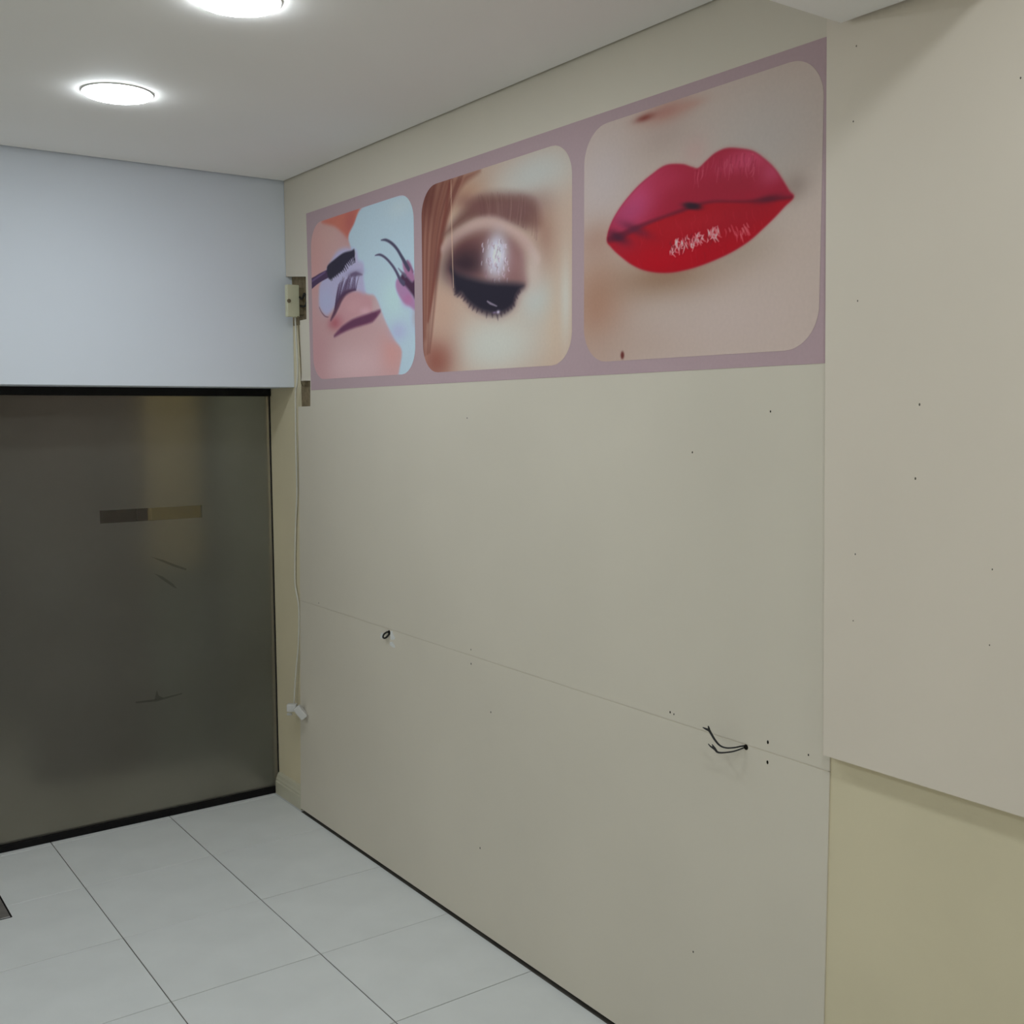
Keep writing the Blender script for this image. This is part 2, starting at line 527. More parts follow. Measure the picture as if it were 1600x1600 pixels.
# backing sheet
me = slab_mesh('backing_sheet', [BAN['br'], BAN['bl'], BAN['tl'], BAN['tr']], -0.0008, -0.00005)
print_colour(me, np.tile(np.array([[148.0, 128, 129]]), (len(me.vertices), 1)))
to_banner(obj('backing_sheet', me, M_PRINT, None, label='mauve vinyl backing of the banner'))

def picture(name, y0, y1, z0, z1, rad, nu, nv, paint, label):
    """rounded-corner printed picture: rows follow the rounded outline"""
    v = np.linspace(0, 1, nv)
    # finer rows near the rounded ends so that the corners stay smooth
    z = z0 + (z1 - z0) * v
    dz = np.minimum(z - z0, z1 - z)
    inset = np.where(dz < rad, rad - np.sqrt(np.maximum(rad ** 2 - (rad - dz) ** 2, 0)), 0)
    u = np.linspace(0, 1, nu)
    a = (y0 - inset)[:, None]; b = (y1 + inset)[:, None]
    Yg = a + (b - a) * u[None, :]
    Zg = np.repeat(z[:, None], nu, 1)
    Y, Z = Yg.ravel(), Zg.ravel()
    n = nu * nv
    co = np.empty((n, 3), np.float32)
    co[:, 0] = -0.0012; co[:, 1] = Y; co[:, 2] = Z
    i = np.arange(n).reshape(nv, nu)
    q = np.stack([i[:-1, :-1], i[1:, :-1], i[1:, 1:], i[:-1, 1:]], -1).reshape(-1, 4)
    me = bpy.data.meshes.new(name)
    me.vertices.add(n); me.vertices.foreach_set('co', co.ravel())
    me.loops.add(q.size); me.loops.foreach_set('vertex_index', q.ravel().astype(np.int32))
    me.polygons.add(len(q))
    me.polygons.foreach_set('loop_start', np.arange(0, q.size, 4, dtype=np.int32))
    me.update(calc_edges=True)
    cv = Canvas(Y * 1000, Z * 1000, (160, 140, 130))
    paint(cv)
    print_colour(me, cv.C)
    to_banner(obj(name, me, M_PRINT, None, label=label))

def along(P, t):
    P = catmull(P, 6)
    f = t * (len(P) - 1)
    i = min(int(f), len(P) - 2)
    return P[i] + (P[i + 1] - P[i]) * (f - i)

def quad(P, u, v):
    a, b, d, e = [np.array(q, float) for q in P]
    return (a * (1 - u) + b * u) * (1 - v) + (e * (1 - u) + d * u) * v

def paint_lash(c):
    R = random.Random(11)
    c.C[:] = (168, 134, 131)
    c.blob((3478,1773,296,73), (184, 152, 150), 0.9)
    c.blob((3759,1830,120,148), (166, 122, 122), 0.7)
    c.blob((3686,2248,152,85), (176, 140, 130), 0.8)
    c.blob((3757,2153,80,146), (176, 130, 122), 0.6)
    c.blob((3191,1815,74,79), (180, 126, 116), 0.65)
    # orange wedge of skin at the top
    c.poly([(3697,2301),(3618,2310),(3399,2310),(3442,2260),(3485,2219),(3533,2242),(3595,2272)], (172, 100, 84), 11)
    c.blob((3471,2269,47,49), (150, 78, 74), 0.6)
    # gloved hand and white towel
    c.poly([(3393,2304),(3274,2310),(3125,2306),(3015,2269),(3020,2072),(3024,1873),(3022,1756),(3078,1722),(3148,1724),(3126,1807),(3174,1851),(3231,1912),(3279,1979),(3312,2006),(3363,2013),(3408,2049),(3441,2118),(3472,2182),(3487,2225),(3445,2260)], (158, 175, 186), 8)
    c.blob((3175,1986,93,73), (164, 188, 200), 0.7)
    c.blob((3126,2271,91,35), (168, 180, 186), 0.7)
    c.blob((3147,1875,57,31), (152, 152, 176), 0.7)
    c.blob((3033,1913,25,35), (150, 134, 140), 0.6)
    # eye patch
    c.poly([(3729,2003),(3730,2045),(3720,2081),(3665,2126),(3622,2158),(3571,2184),(3501,2186),(3434,2168),(3417,2135),(3380,2116),(3382,2066),(3374,2009),(3449,2025),(3517,2035),(3567,2017),(3604,1988),(3652,1967),(3683,1967),(3709,1983)], (156, 150, 172), 14)
    c.blob((3670,2017,57,46), (150, 156, 178), 0.6)
    c.stroke([(3730,1998),(3712,1979),(3683,1962),(3657,1957)], [3, 5, 3], (92, 58, 66), 5, 0.8)
    # eyelid and inner corner
    c.poly([(3611,1937),(3579,1975),(3538,2010),(3493,2029),(3440,2030),(3384,2017),(3329,1997),(3330,1954),(3395,1948),(3472,1940),(3541,1918),(3587,1910)], (168, 124, 126), 14)
    c.blob((3470,1982,71,31), (176, 134, 134), 0.7)
    c.blob((3607,1932,51,25), (150, 78, 84), 0.8)
    c.blob((3376,1958,41,13), (184, 148, 152), 0.6)
    # lash line and lashes
    c.stroke([(3637,1945),(3605,1970),(3578,1995),(3547,2018),(3507,2032),(3449,2037)], [6, 20, 26, 22, 14, 6], (74, 44, 62), 14, 0.9)
    base = [(3604,1982),(3583,2003),(3552,2020),(3517,2031),(3478,2036),(3439,2035)]
    tips = [(3565,2067),(3545,2076),(3515,2084),(3485,2088),(3457,2087),(3423,2084)]
    for k in range(26):
        t = k / 25
        a = along(base, t); b = along(tips, t) + (R.uniform(-9, 9), R.uniform(-8, 8))
        c.stroke([a, (a + b) / 2 + (3, 0), b], [7, 5, 2], (66, 46, 70), 5, 0.75)
    c.blob((3447,2092,52,11), (112, 100, 126), 0.7)
    c.stroke([(3471,2088),(3437,2089),(3390,2082)], [12, 16, 3], (78, 62, 84), 9, 0.7)
    # brow
    c.stroke([(3611,1886),(3547,1905),(3473,1919),(3401,1926),(3325,1933),(3269,1949)], [8, 24, 32, 34, 34, 10], (96, 52, 74), 14, 0.95)
    c.stroke([(3560,1903),(3460,1921),(3366,1929),(3297,1940)], [10, 20, 24, 14], (80, 42, 66), 10, 0.6)
    # lash comb
    c.stroke([(3796,2089),(3757,2097),(3714,2105),(3656,2112)], [40, 34, 32, 30], (64, 46, 70), 5)
    c.stroke([(3785,2099),(3735,2109),(3676,2120)], [8, 8, 6], (112, 92, 128), 8, 0.6)
    c.poly([(3654,2141),(3602,2156),(3531,2171),(3468,2172),(3446,2174),(3444,2153),(3469,2145),(3513,2130),(3534,2113),(3579,2102),(3631,2091),(3651,2098),(3660,2121)], (40, 36, 50), 5)
    base = [(3640,2101),(3589,2114),(3533,2128),(3488,2143),(3447,2156)]
    tips = [(3628,2082),(3574,2096),(3514,2108),(3470,2123),(3441,2132)]
    for k in range(16):
        t = k / 15
        a = along(base, t); b = along(tips, t) + (0, R.uniform(-3, 3))
        c.stroke([a, (a + b) / 2, b], [8, 6, 3], (38, 34, 48), 3)
    # tweezers and finger tips
    c.poly([(3114,2095),(3096,2088),(3074,2093),(3049,2062),(3034,2018),(3076,2035),(3102,2057)], (146, 100, 128), 8)
    c.poly([(3157,2038),(3140,2044),(3097,2022),(3056,1983),(3035,1960),(3036,1934),(3067,1947),(3110,1964),(3142,1991),(3159,2017)], (150, 112, 142), 8)
    c.blob((3083,1972,32,19), (160, 100, 134), 0.7)
    c.poly([(3129,2035),(3115,2058),(3086,2044),(3055,2025),(3034,2026),(3035,1971),(3056,1986),(3092,2013)], (66, 40, 60), 7)
    c.stroke([(3254,2181),(3220,2177),(3181,2161),(3148,2139),(3117,2109),(3090,2082),(3075,2067)], [3, 9, 11, 12, 14, 18, 16], (66, 62, 80), 6)
    c.stroke([(3296,2136),(3261,2134),(3222,2118),(3183,2092),(3156,2068),(3129,2038),(3108,2025)], [3, 8, 9, 10, 12, 16, 18], (72, 66, 86), 6)
    c.stroke([(3142,2077),(3118,2061),(3097,2048)], [3, 8, 14], (90, 80, 98), 6, 0.8)
    c.stroke([(3085,2095),(3064,2074),(3049,2056)], [6, 9, 9], (110, 76, 100), 6, 0.8)

def paint_eye(c):
    R = random.Random(5)
    c.C[:] = (168, 146, 128)
    c.blob((2482,2236,243,68), (172, 160, 146), 0.8)
    c.blob((2390,2247,178,70), (168, 168, 160), 0.95)
    c.blob((2743,2246,114,53), (160, 122, 98), 0.8)
    c.blob((2317,1851,64,133), (176, 152, 128), 0.9)
    c.blob((2267,1904,25,113), (180, 176, 164), 0.8)
    c.blob((2592,1803,230,91), (174, 172, 160), 1.0, 1.3)
    c.blob((2399,1919,82,68), (166, 170, 162), 0.9)
    c.blob((2912,1773,106,78), (126, 74, 62), 0.95)
    c.blob((2880,1925,86,97), (168, 136, 116), 0.8)
    # hair down the left side
    c.poly([(3021,2342),(2835,2310),(2663,2304),(2743,2280),(2798,2245),(2837,2191),(2876,2107),(2907,2019),(2939,1945),(2965,1879),(2976,1838),(3032,1873)], (126, 84, 70), 16)
    top = [(2990,2342),(2743,2304)]
    mid = [(3013,2165),(2857,2144)]
    end = [(2993,1787),(2947,1800)]
    for k in range(14):
        t = k / 13
        c.stroke([along(top, t), along(mid, t), along(end, t)], [10, 9, 4], R.choice([(92, 48, 42), (150, 110, 92), (110, 64, 52), (84, 44, 40)]), 14, 0.45)
    c.blob((2952,2279,49,81), (88, 48, 42), 0.75)
    c.stroke([(2825,2303),(2845,2232),(2886,2128),(2928,1990),(2960,1895)], [12, 18, 16, 14, 8], (108, 60, 50), 14, 0.8)
    # brow
    c.poly([(2866,2146),(2809,2178),(2744,2207),(2664,2230),(2579,2224),(2483,2205),(2417,2182),(2387,2154),(2368,2116),(2383,2100),(2436,2108),(2483,2127),(2547,2148),(2630,2166),(2709,2168),(2786,2157)], (102, 70, 63), 24, 0.95)
    c.blob((2664,2200,126,26), (108, 72, 68), 0.75, rot=0.3)
    c.blob((2499,2171,116,32), (112, 80, 76), 0.7)
    c.blob((2361,2080,55,84), (140, 106, 90), 0.8)
    c.blob((2475,2158,99,32), (104, 72, 68), 0.6)
    base = [(2665,2176),(2563,2153),(2467,2121),(2391,2070)]
    tips = [(2681,2231),(2563,2220),(2459,2198),(2390,2159)]
    for k in range(44):
        t = R.random()
        a = along(base, t); b = along(tips, t) + (R.uniform(-8, 8), R.uniform(-6, 6))
        c.stroke([a, (a + b) / 2 + (-4, 0), b], [4, 4, 2], R.choice([(92, 62, 60), (104, 70, 66), (140, 108, 98)]), 4, 0.3)
    # brow bone and upper lid
    c.stroke([(2867,2106),(2782,2135),(2682,2150),(2597,2143),(2515,2114),(2436,2067),(2391,2021)], [26, 34, 40, 40, 34, 30, 26], (176, 150, 140), 26, 0.85)
    c.poly([(2835,2037),(2820,2080),(2764,2113),(2683,2131),(2589,2123),(2507,2090),(2452,2037),(2437,1991),(2445,1955),(2549,1972),(2658,1987),(2747,2008)], (120, 87, 82), 24)
    c.blob((2746,2086,97,44), (92, 56, 54), 0.85)
    c.blob((2755,2043,115,51), (52, 36, 42), 1.0, 1.2)
    c.blob((2500,2025,71,55), (134, 98, 96), 0.8)
    c.blob((2585,2048,62,66), (176, 170, 176), 1.0, 1.5)
    c.blob((2581,2062,33,42), (186, 188, 198), 0.8)
    zone = [(2657,2109),(2523,2092),(2524,1979),(2658,1992)]
    for k in range(70):
        a = quad(zone, R.random(), R.random())
        c.stroke([a, a + (2, -5), a + (R.uniform(-4, 4), -10)], [4, 4, 3], R.choice([(206, 204, 212), (150, 116, 128), (196, 186, 198), (120, 84, 92)]), 3, 0.5)
    c.blob((2406,1996,45,67), (176, 160, 148), 0.75)
    # lowered lashes
    c.poly([(2835,2022),(2811,2034),(2747,2017),(2684,2001),(2632,1986),(2549,1976),(2484,1969),(2451,1957),(2472,1937),(2488,1911),(2525,1892),(2574,1884),(2633,1891),(2686,1906),(2730,1928),(2766,1956),(2810,1979)], (120, 84, 84), 34, 0.55)
    c.poly([(2826,2043),(2789,2025),(2744,2011),(2693,1999),(2643,1988),(2588,1979),(2529,1972),(2453,1959),(2472,1943),(2489,1928),(2501,1906),(2533,1892),(2571,1887),(2619,1891),(2669,1904),(2713,1923),(2745,1943),(2767,1961),(2797,1965),(2810,1991),(2816,2017)], (34, 30, 40), 16)
    base = [(2794,1972),(2767,1961),(2738,1941),(2700,1919),(2650,1901),(2589,1889),(2545,1893),(2510,1907),(2492,1929),(2475,1945)]
    tips = [(2827,1966),(2791,1949),(2755,1928),(2713,1904),(2657,1884),(2583,1864),(2536,1872),(2498,1893),(2481,1918),(2464,1931)]
    for k in range(22):
        t = k / 21
        a = along(base, t); b = along(tips, t)
        b = a + (b - a) * R.uniform(0.25, 0.85)
        c.stroke([a, (a + b) / 2, b], [9, 6, 2], (46, 34, 44), 7, 0.6)
    c.stroke([(2631,1929),(2616,1922),(2598,1916),(2583,1911)], [4, 7, 5, 3], (130, 118, 130), 4, 0.9)
    c.blob((2576,1894,8,5), (190, 176, 192), 0.9)
    c.blob((2595,1894,9,3), (120, 100, 128), 0.8)
    # loose hair strand
    c.stroke([(2819,2302),(2818,2199),(2815,2079),(2810,1984)], [3, 3, 4, 3], (196, 168, 140), 3, 0.75)

def paint_lips(c):
    R = random.Random(9)
    c.C[:] = (168, 152, 140)
    c.blob((1610,2175,190,120), (160, 151, 143), 0.9)
    c.blob((2118,2177,116,120), (168, 156, 152), 0.8)
    c.blob((2143,1878,127,146), (150, 114, 94), 0.95)
    c.blob((1967,1773,242,59), (158, 136, 122), 0.6)
    c.blob((1666,1806,239,87), (170, 153, 143), 0.8)
    c.blob((1899,1925,185,47), (134, 104, 82), 0.85, rot=0.0)
    c.blob((1663,1959,100,43), (146, 128, 112), 0.6)
    c.blob((2143,2039,77,44), (150, 118, 102), 0.7)
    c.blob((1513,2067,34,27), (138, 122, 112), 0.8)
    c.blob((1801,2193,42,34), (170, 140, 132), 0.6)
    c.blob((1903,2243,94,46), (152, 134, 124), 0.6)
    # shade of the nose
    c.blob((1896,2299,80,23), (150, 104, 92), 0.8)
    c.blob((1968,2301,32,8), (120, 64, 56), 0.95)
    c.blob((1824,2298,49,10), (160, 122, 108), 0.6)
    c.blob((2043,1749,7,10), (92, 44, 40), 1.0, 2)
    outer = [(2102,2036),(2088,2070),(2051,2107),(1994,2143),(1940,2165),(1895,2177),(1843,2170),(1811,2158),(1790,2152),(1766,2163),(1739,2175),(1706,2179),(1667,2171),(1629,2158),(1597,2136),(1570,2112),(1548,2085),(1530,2060),(1519,2047),(1541,2033),(1567,2015),(1600,1995),(1637,1975),(1689,1957),(1755,1943),(1818,1935),(1884,1934),(1953,1945),(2009,1966),(2058,1996),(2087,2018)]
    c.poly(outer, (150, 60, 60), 12, 0.6)
    s, a = c.poly_alpha(outer, 5)
    c.clip = np.zeros(len(c.Y)); c.clip[s] = a
    c.mix(np.ones(len(c.Y)), (144, 22, 42))
    # upper lip
    up = [(2117,2033),(2119,2286),(1492,2160),(1512,2046),(1559,2051),(1602,2053),(1652,2058),(1704,2067),(1758,2074),(1799,2072),(1842,2067),(1893,2062),(1954,2054),(2009,2043),(2062,2033)]
    c.poly(up, (146, 24, 46), 5, 1.0, False)
    c.blob((1994,2115,100,58), (176, 66, 104), 0.85, rot=-0.7)
    c.blob((2034,2089,72,32), (150, 56, 92), 0.6)
    c.blob((1894,2145,80,31), (160, 40, 66), 0.7)
    c.blob((1641,2144,86,26), (178, 62, 92), 0.8)
    c.blob((1578,2105,36,23), (180, 74, 106), 0.7)
    c.blob((1704,2098,127,29), (142, 26, 44), 0.6)
    zone = [(1801,2173),(1604,2158),(1603,2109),(1800,2144)]
    for k in range(46):
        a = quad(zone, R.random(), R.random())
        c.stroke([a, a + (2, -12), a + (R.uniform(-4, 12), -R.uniform(18, 34))], [3, 3, 1], R.choice([(188, 96, 112), (170, 60, 80), (130, 20, 38)]), 3, 0.35)
    # lower lip
    lowp = [(2117,2030),(2062,2032),(2009,2042),(1954,2053),(1893,2061),(1842,2066),(1799,2071),(1758,2073),(1704,2066),(1652,2057),(1602,2052),(1559,2050),(1512,2045),(1508,1872),(2117,1931)]
    c.poly(lowp, (152, 10, 24), 5, 1.0, False)
    c.blob((1877,1964,169,36), (162, 6, 24), 0.8)
    c.blob((2050,2011,65,32), (146, 24, 40), 0.7)
    c.blob((1664,2030,112,29), (146, 18, 34), 0.7)
    c.blob((1799,2035,109,20), (160, 22, 34), 0.6)
    zone = [(1994,2062),(1577,2041),(1575,1957),(1993,1967)]
    for k in range(60):
        a = quad(zone, R.random(), R.random())
        c.stroke([a, a + (-3, -12), a + (R.uniform(-14, 8), -R.uniform(15, 32))], [3, 3, 1], R.choice([(176, 40, 52), (140, 12, 26)]), 3, 0.25)
    # wet glints
    zone = [(1874,2007),(1726,2020),(1726,2000),(1874,1982)]
    for k in range(90):
        a = quad(zone, R.random(), R.random())
        c.stroke([a, a + (R.uniform(-5, 5), -7), a + (R.uniform(-12, 9), -R.uniform(9, 22))], [1, 4, 1], R.choice([(214, 150, 150), (196, 100, 106), (224, 176, 172), (120, 20, 30)]), 3, 0.8)
    zone = [(1709,2017),(1635,2012),(1635,1991),(1709,1991)]
    for k in range(20):
        a = quad(zone, R.random(), R.random())
        c.stroke([a, a + (-4, -7), a + (-R.uniform(2, 12), -R.uniform(9, 22))], [2, 4, 1], R.choice([(196, 104, 108), (184, 70, 80)]), 3, 0.65)
    # parting line
    c.stroke([(2105,2035),(2062,2037),(2009,2047),(1954,2056),(1893,2063),(1842,2068),(1799,2073),(1744,2073),(1691,2065),(1639,2057),(1589,2053),(1519,2047)], [14, 18, 14, 8, 6, 8, 7, 4, 3, 4, 9, 5], (84, 16, 34), 12, 0.75)
    c.blob((2062,2037,41,12), (64, 20, 40), 0.9, rot=0.4)
    c.blob((2001,2048,55,11), (80, 24, 46), 0.7, rot=0.4)
    c.blob((1808,2073,32,8), (42, 20, 32), 1.0, 1.6, rot=0.25)
    c.blob((1583,2054,33,8), (84, 18, 36), 0.8)
    c.clip = None

picture('printed_picture', 3.790, 3.040, 1.734, 2.306, 0.088, 190, 300, paint_lash, 'printed close-up of lashes being combed, gloved hand with tweezers')
picture('printed_picture', 2.992, 2.241, 1.734, 2.306, 0.088, 250, 360, paint_eye, 'printed close-up of a lowered eye with dark lashes')
picture('printed_picture', 2.192, 1.447, 1.736, 2.318, 0.088, 360, 440, paint_lips, 'printed close-up of glossy red lips')

# ------------------------------------------------------------------ junction box in the notch
jb = bpy.data.objects.new('junction_box', None)
COL.objects.link(jb)
jb.location = (XB, 3.925, 1.978)
jb['label'] = 'small cream plastic junction box in the board notch beside the banner'
jb['category'] = 'electrical box'
def at_root(o, root):
    o.parent = root
    o.matrix_parent_inverse = Matrix.Translation(-root.location)
at_root(obj('cover', box_mesh('cover', -0.044, 0.006, 3.915, 3.938, 1.976, 2.097, 0.003), M_BOX), jb)
at_root(obj('back_box', box_mesh('back_box', 0.006, 0.0262, 3.919, 3.936, 1.985, 2.088, 0.002), M_BOXBACK), jb)
s_ = lathe_mesh('screw', [(0.0, 0.0035), (0.004, 0.003), (0.0075, 0.0022), (0.0075, 0.0)], 20)
k_ = obj('screw', s_, M_BOXBACK)
k_.matrix_world = Matrix.Translation((-0.038, 3.9152, 2.035)) @ Matrix.Rotation(math.pi / 2, 4, 'X')
at_root(k_, jb)
at_root(obj('wire_tail', tube_mesh('wire_tail', [(0.006, 3.925, 2.055), (0.010, 3.900, 2.045), (0.012, 3.882, 2.062), (0.016, 3.872, 2.035), (0.013, 3.885, 2.015), (0.012, 3.925, 2.02)], 0.0042), M_WIRE), jb)

# ------------------------------------------------------------------ white cable and plug
cable = bpy.data.objects.new('power_cable', None)
COL.objects.link(cable)
cable.location = (0.01, 4.02, 0.40)
cable['label'] = 'thin white cable hanging from the junction box down to a loose plug'
cable['category'] = 'cable'
at_root(obj('cord', tube_mesh('cord', [(-0.0040,3.9365,1.9901),(-0.0040,3.9301,1.8923),(-0.0030,3.9258,1.7944),(-0.0030,3.9355,1.7211),(0.0000,3.9554,1.6919),(0.0050,3.9714,1.5977),(0.0120,3.9905,1.4720),(0.0180,4.0038,1.2992),(0.0200,4.0274,1.1644),(0.0200,4.0418,1.0080),(0.0200,4.0436,0.9167),(0.0160,4.0059,0.8313),(0.0140,4.0120,0.6899),(0.0120,4.0348,0.5783),(0.0100,4.0509,0.4828),(0.0080,4.0557,0.4263)], 0.0034, 8), M_CABLE), cable)
at_root(obj('edge_gap_shade', tube_mesh('edge_gap_shade', [(-0.0020,3.9153,1.9790),(-0.0020,3.9100,1.9156),(-0.0020,3.9029,1.8301),(-0.0010,3.9002,1.7570),(0.0040,3.9099,1.7230),(0.0120,3.9105,1.7109)], 0.0024, 8), M_BOXBACK), cable)  # thin dark tube added as the shadow gap along the board edge
def oriented_box(name, c, size, ax, ay, bevel, material, root):
    ax = Vector(ax).normalized(); az = ax.cross(Vector(ay)).normalized(); ay = az.cross(ax)
    me = box_mesh(name, -size[0] / 2, size[0] / 2, -size[1] / 2, size[1] / 2, -size[2] / 2, size[2] / 2, bevel)
    me.transform(Matrix((ax, ay, az)).transposed().to_4x4())
    me.transform(Matrix.Translation(c))
    o = obj(name, me, material)
    at_root(o, root)
    return o
RT, UP = (0.813, -0.583, 0.0), (0.03, 0.04, 1.0)
pa = Vector([(-0.0140,4.0257,0.4246)][0])
pb = Vector([(-0.0220,3.9261,0.4286)][0])
oriented_box('plug_body', pa, (0.040, 0.031, 0.030), RT, UP, 0.004, M_PLUG, cable)
oriented_box('socket_block', pb, (0.056, 0.030, 0.034), Vector(RT) * 0.62 - Vector(UP) * 0.78, Vector(RT) * 0.78 + Vector(UP) * 0.62, 0.005, M_PLUG, cable)
oriented_box('prong', Vector([(-0.0100,4.0613,0.3894)][0]), (0.020, 0.010, 0.014), RT, UP, 0.002, M_PLUG, cable)

# ------------------------------------------------------------------ holes and loose wires in the boards
hm = lathe_mesh('screw_hole', [(0.0, 0.0004), (0.0012, 0.0006), (0.0021, 0.0003), (0.0024, 0.0)], 10)
def holes(pts, parent, x, big=(), k=1.0, m=None):
    for i, (y, z) in enumerate(pts):
        h = obj('screw_hole', hm, M_HOLE, parent)
        if m is not None:
            h.material_slots[0].link = 'OBJECT'
            h.material_slots[0].material = m
        s = 1.35 if i in big else rng.uniform(0.75, 1.05)
        h.matrix_local = Matrix.Translation((x, y, z)) @ Matrix.Rotation(-math.pi / 2, 4, 'Y') @ Matrix.Diagonal((1.35 * s * k, 0.9 * s * k, 1, 1))
holes([(2.743, 1.593), (1.57, 1.61), (1.8, 1.517), (3.789, 0.884), (2.732, 0.89), (1.865, 0.891), (1.852, 0.889), (1.561, 0.893), (1.451, 0.893)], P_UP, 0.0, (7,))
holes([(2.732, 0.846), (2.627, 0.719), (1.561, 0.848), (2.69, 0.279), (1.779, 0.326)], P_LO, 0.0, (2,))
holes([(1.354, 2.298), (1.357, 2.16), (1.337, 1.821), (1.196, 1.622), (1.2, 1.486), (1.328, 1.332), (1.043, 1.335), (1.329, 1.2), (1.043, 1.201), (1.025, 2.16)], P_RT, -0.025, (3, 4), 0.62, M_FILLED)

def cable_hole(y, z, r, parent):
    me = lathe_mesh('cable_hole', [(0.0, 0.0006), (r * 0.8, 0.0008), (r, 0.0)], 16)
    o = obj('cable_hole', me, M_HOLE, parent)
    o.matrix_local = Matrix.Translation((0, y, z)) @ Matrix.Rotation(-math.pi / 2, 4, 'Y')
cable_hole(1.6235, 0.8660, 0.0065, P_LO)
wb = bpy.data.objects.new('loose_wires', None)
COL.objects.link(wb)
wb.location = (0, 1.6235, 0.866)
wb['label'] = 'two stripped black wires poking out of the board near the seam'
wb['category'] = 'wires'
at_root(obj('wire', tube_mesh('wire', [(0.0040,1.6263,0.8682),(-0.0080,1.6305,0.8679),(-0.0200,1.6383,0.8652),(-0.0300,1.6538,0.8624),(-0.0340,1.6695,0.8644),(-0.0360,1.6834,0.8745),(-0.0360,1.6954,0.8863),(-0.0360,1.7035,0.8948)], [0.0016, 0.0017, 0.0019, 0.0026, 0.003]), M_WIRE), wb)
at_root(obj('wire', tube_mesh('wire', [(0.0040,1.6281,0.8648),(-0.0060,1.6322,0.8612),(-0.0180,1.6438,0.8547),(-0.0280,1.6613,0.8492),(-0.0310,1.6778,0.8462),(-0.0320,1.6868,0.8507),(-0.0320,1.6967,0.8542)], [0.0015, 0.0016, 0.0018, 0.0026, 0.0022]), M_WIRE), wb)
at_root(obj('wire_end', tube_mesh('wire_end', [(-0.0360,1.7015,0.8923),(-0.0360,1.7114,0.8929),(-0.0360,1.7215,0.8942)], [0.003, 0.0024, 0.0008]), M_WIRE), wb)
at_root(obj('wire_end', tube_mesh('wire_end', [(-0.0360,1.7014,0.8908),(-0.0370,1.7016,0.8969),(-0.0370,1.7036,0.9023)], [0.003, 0.0026, 0.0008]), M_WIRE), wb)
at_root(obj('wire_end', tube_mesh('wire_end', [(-0.0320,1.6927,0.8522),(-0.0320,1.7007,0.8546),(-0.0320,1.7078,0.8588)], [0.002, 0.0018, 0.0008]), M_WIRE), wb)
at_root(obj('wire_end', tube_mesh('wire_end', [(-0.0320,1.6808,0.8478),(-0.0340,1.6859,0.8543),(-0.0340,1.6939,0.8612)], [0.0022, 0.0024, 0.001]), M_WIRE), wb)

cable_hole(3.2400, 0.8590, 0.0085, P_LO)
lw = bpy.data.objects.new('wire_loop', None)
COL.objects.link(lw)
lw.location = (0, 3.24, 0.859)
lw['label'] = 'small black wire loop sticking out of a chipped hole in the board'
lw['category'] = 'wires'
at_root(obj('wire', tube_mesh('wire', [(0.0030,3.2459,0.8610),(-0.0060,3.2477,0.8596),(-0.0100,3.2587,0.8515),(-0.0110,3.2640,0.8419),(-0.0110,3.2573,0.8385),(-0.0090,3.2450,0.8426),(-0.0040,3.2381,0.8520),(0.0030,3.2460,0.8565)], 0.0031), M_WIRE), lw)
def chip(pts):
    me = slab_mesh('paint_chip', [(q[1], q[2]) for q in catmull(pts, 3, True)], -0.0005, 0.0002)
    obj('paint_chip', me, M_CHIP, P_LO, label='bare white plaster where the paint is chipped')
chip([(0.0000,3.2293,0.8641),(0.0000,3.2181,0.8681),(0.0000,3.2139,0.8599),(0.0000,3.2010,0.8488),(0.0000,3.2056,0.8414),(0.0000,3.2278,0.8377),(0.0000,3.2319,0.8503)])
chip([(0.0000,3.2998,0.8435),(0.0000,3.2905,0.8507),(0.0000,3.2813,0.8511),(0.0000,3.2885,0.8386),(0.0000,3.2934,0.8288),(0.0000,3.3025,0.8318)])
chip([(0.0000,3.2371,0.8249),(0.0000,3.2192,0.8303),(0.0000,3.2040,0.8218),(0.0000,3.2020,0.8133),(0.0000,3.2197,0.8124),(0.0000,3.2329,0.8168)])

# ------------------------------------------------------------------ steel cover plate let into the floor
fp = bpy.data.objects.new('floor_spring_cover', None)
COL.objects.link(fp)
fp.location = (-1.23, 3.84, 0)
fp['label'] = 'grey steel cover plate in the floor, cut by the left picture edge'
fp['category'] = 'floor plate'
at_root(obj('frame', box_mesh('frame', -1.312, -1.148, 3.678, 4.002, -0.0012, 0.0016, 0.0006, 1), M_BLACK), fp)
at_root(obj('plate', box_mesh('plate', -1.308, -1.1535, 3.682, 3.998, 0.0, 0.0024, 0.0008, 1), M_STEEL), fp)
for y_ in (3.71, 3.97):
    q_ = obj('screw', lathe_mesh('screw', [(0.0, 0.0032), (0.005, 0.003), (0.0065, 0.0022)], 16), M_STEEL)
    q_.location = (-1.231, y_, 0.0)
    at_root(q_, fp)

# ------------------------------------------------------------------ beyond the glass
pl = bpy.data.objects.new('corridor_pillar', None)
COL.objects.link(pl)
pl.location = (-0.185, 5.4, 0)
pl['label'] = 'yellow painted pillar with grey lower half blurred behind the frosted glass'
pl['category'] = 'pillar'
at_root(obj('shaft', box_mesh('shaft', -0.299, -0.07, 4.85, 6.119, 0.92, 2.6, 0.004), M_PILLAR), pl)
at_root(obj('dado', box_mesh('dado', -0.3, -0.0698, 4.845, 6.119, 0.0, 0.92, 0.003), M_OUTGREY), pl)
dr = bpy.data.objects.new('door_1', None)
COL.objects.link(dr)
dr.location = (-0.56, 4.9, 0)
dr['kind'] = 'structure'
dr['label'] = 'dark brown corridor door blurred behind the frosted glass'
dr['category'] = 'door'
at_root(obj('door_leaf', box_mesh('door_leaf', -0.78, -0.345, 4.905, 4.94, 0.004, 2.1, 0.003), M_DOORBROWN), dr)
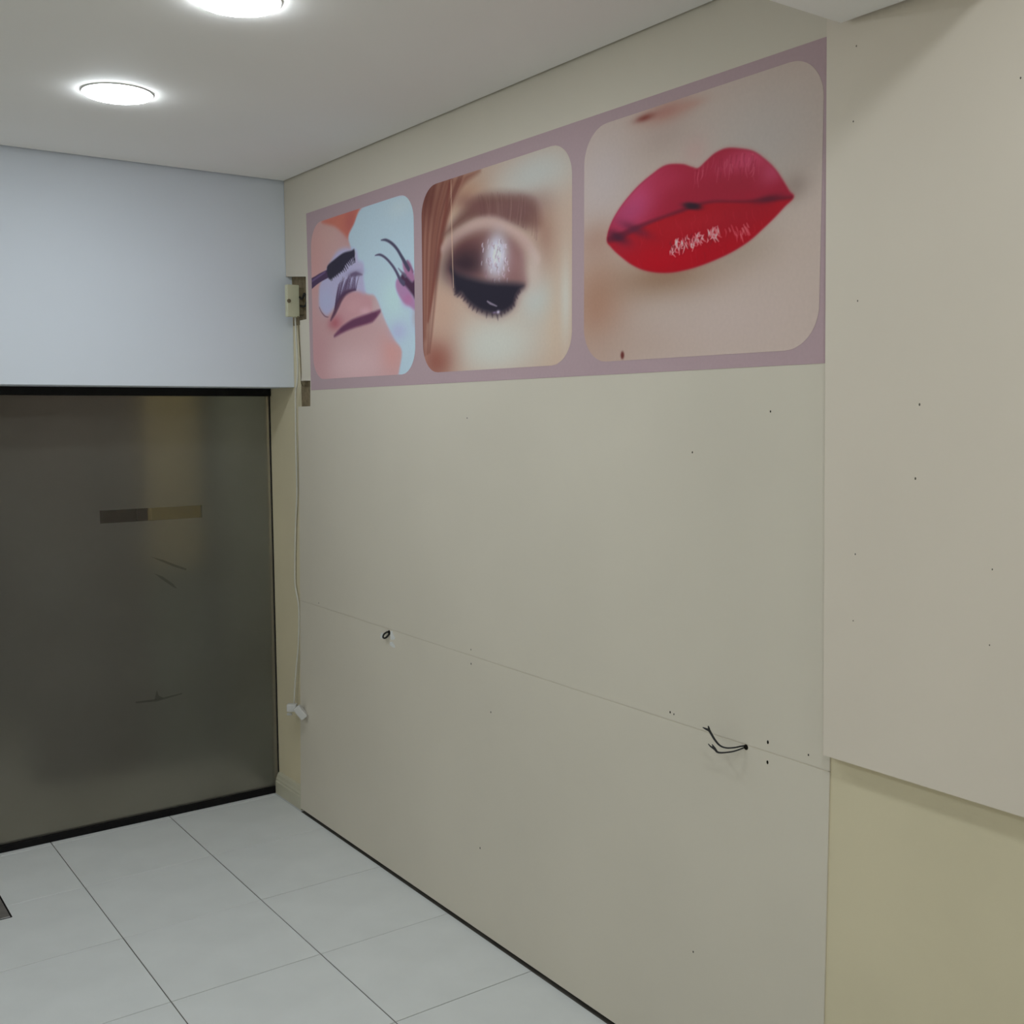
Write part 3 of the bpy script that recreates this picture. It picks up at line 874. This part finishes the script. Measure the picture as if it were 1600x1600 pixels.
for x0_, x1_, z0_, z1_ in ((-0.82, -0.782, 0.0, 2.14), (-0.343, -0.3, 0.0, 2.14), (-0.782, -0.343, 2.102, 2.14)):
    at_root(obj('door_frame', box_mesh('door_frame', x0_, x1_, 4.89, 4.95, z0_, z1_, 0.003), M_DOORBROWN), dr)
at_root(obj('door_handle', tube_mesh('door_handle', [(-0.74, 4.906, 1.03), (-0.74, 4.86, 1.03), (-0.70, 4.855, 1.03), (-0.63, 4.855, 1.03)], 0.009), M_STEEL), dr)
struct('wall_corridor', box_mesh('wall_corridor', -0.0695, 0.0265, 4.95, 6.119, 0.0, 2.78), M_OUTGREY,
       label='grey green corridor wall end beside the pillar', category='wall')
struct('wall_corridor_side', box_mesh('wall_corridor_side', 0.0225, 0.0268, 4.315, 4.95, 0.0, 2.78), M_OUTGREY,
       label='grey green corridor side wall just past the glass', category='wall')
cl = bpy.data.objects.new('ceiling_lamp', None)  # unseen lamp added to brighten what shows through the glass
COL.objects.link(cl)
cl.location = (-0.9, 4.58, 2.78)
cl['label'] = 'unseen lamp added to light the corridor beyond the glass'
cl['category'] = 'ceiling lamp'
cl_e = emission('corridor_fill_led', (1.0, 0.94, 0.84), CORRIDOR_POWER)
obj('diffuser', lathe_mesh('diffuser', [(0.0, -0.021), (0.06, -0.0205), (0.096, -0.015), (0.102, -0.0042), (0.0, -0.0042)], 32), cl_e, cl)
obj('trim_ring', lathe_mesh('trim_ring', [(0.097, -0.0041), (0.103, -0.0041), (0.1035, 0.0), (0.097, 0.0), (0.097, -0.0041)], 32), M_TRIM, cl)

# scuffs on the film of the shop-front glass
for pts in ([(-0.487, 1.052), (-0.44, 1.036), (-0.39, 1.012), (-0.345, 0.992), (-0.347, 0.985), (-0.395, 1.004), (-0.445, 1.029)],
            [(-0.564, 0.485), (-0.48, 0.482), (-0.38, 0.491), (-0.38, 0.486), (-0.48, 0.473), (-0.564, 0.478)],
            [(-0.490, 0.480), (-0.480, 0.518), (-0.473, 0.495), (-0.455, 0.482)],
            [(-0.475, 0.985), (-0.44, 0.968), (-0.40, 0.935), (-0.385, 0.915), (-0.40, 0.922), (-0.445, 0.958)]):
    bm = bmesh.new()
    a = [bm.verts.new((x, YG - 0.0056, z)) for x, z in pts]
    b = [bm.verts.new((x, YG - 0.0051, z)) for x, z in pts]
    bm.faces.new(a); bm.faces.new(b[::-1])
    for i in range(len(a)):
        j = (i + 1) % len(a)
        bm.faces.new((a[i], a[j], b[j], b[i]))
    obj('film_scuff', finish(bm, 'film_scuff'), M_SCUFF, win, label='dark scuff on the glass film')
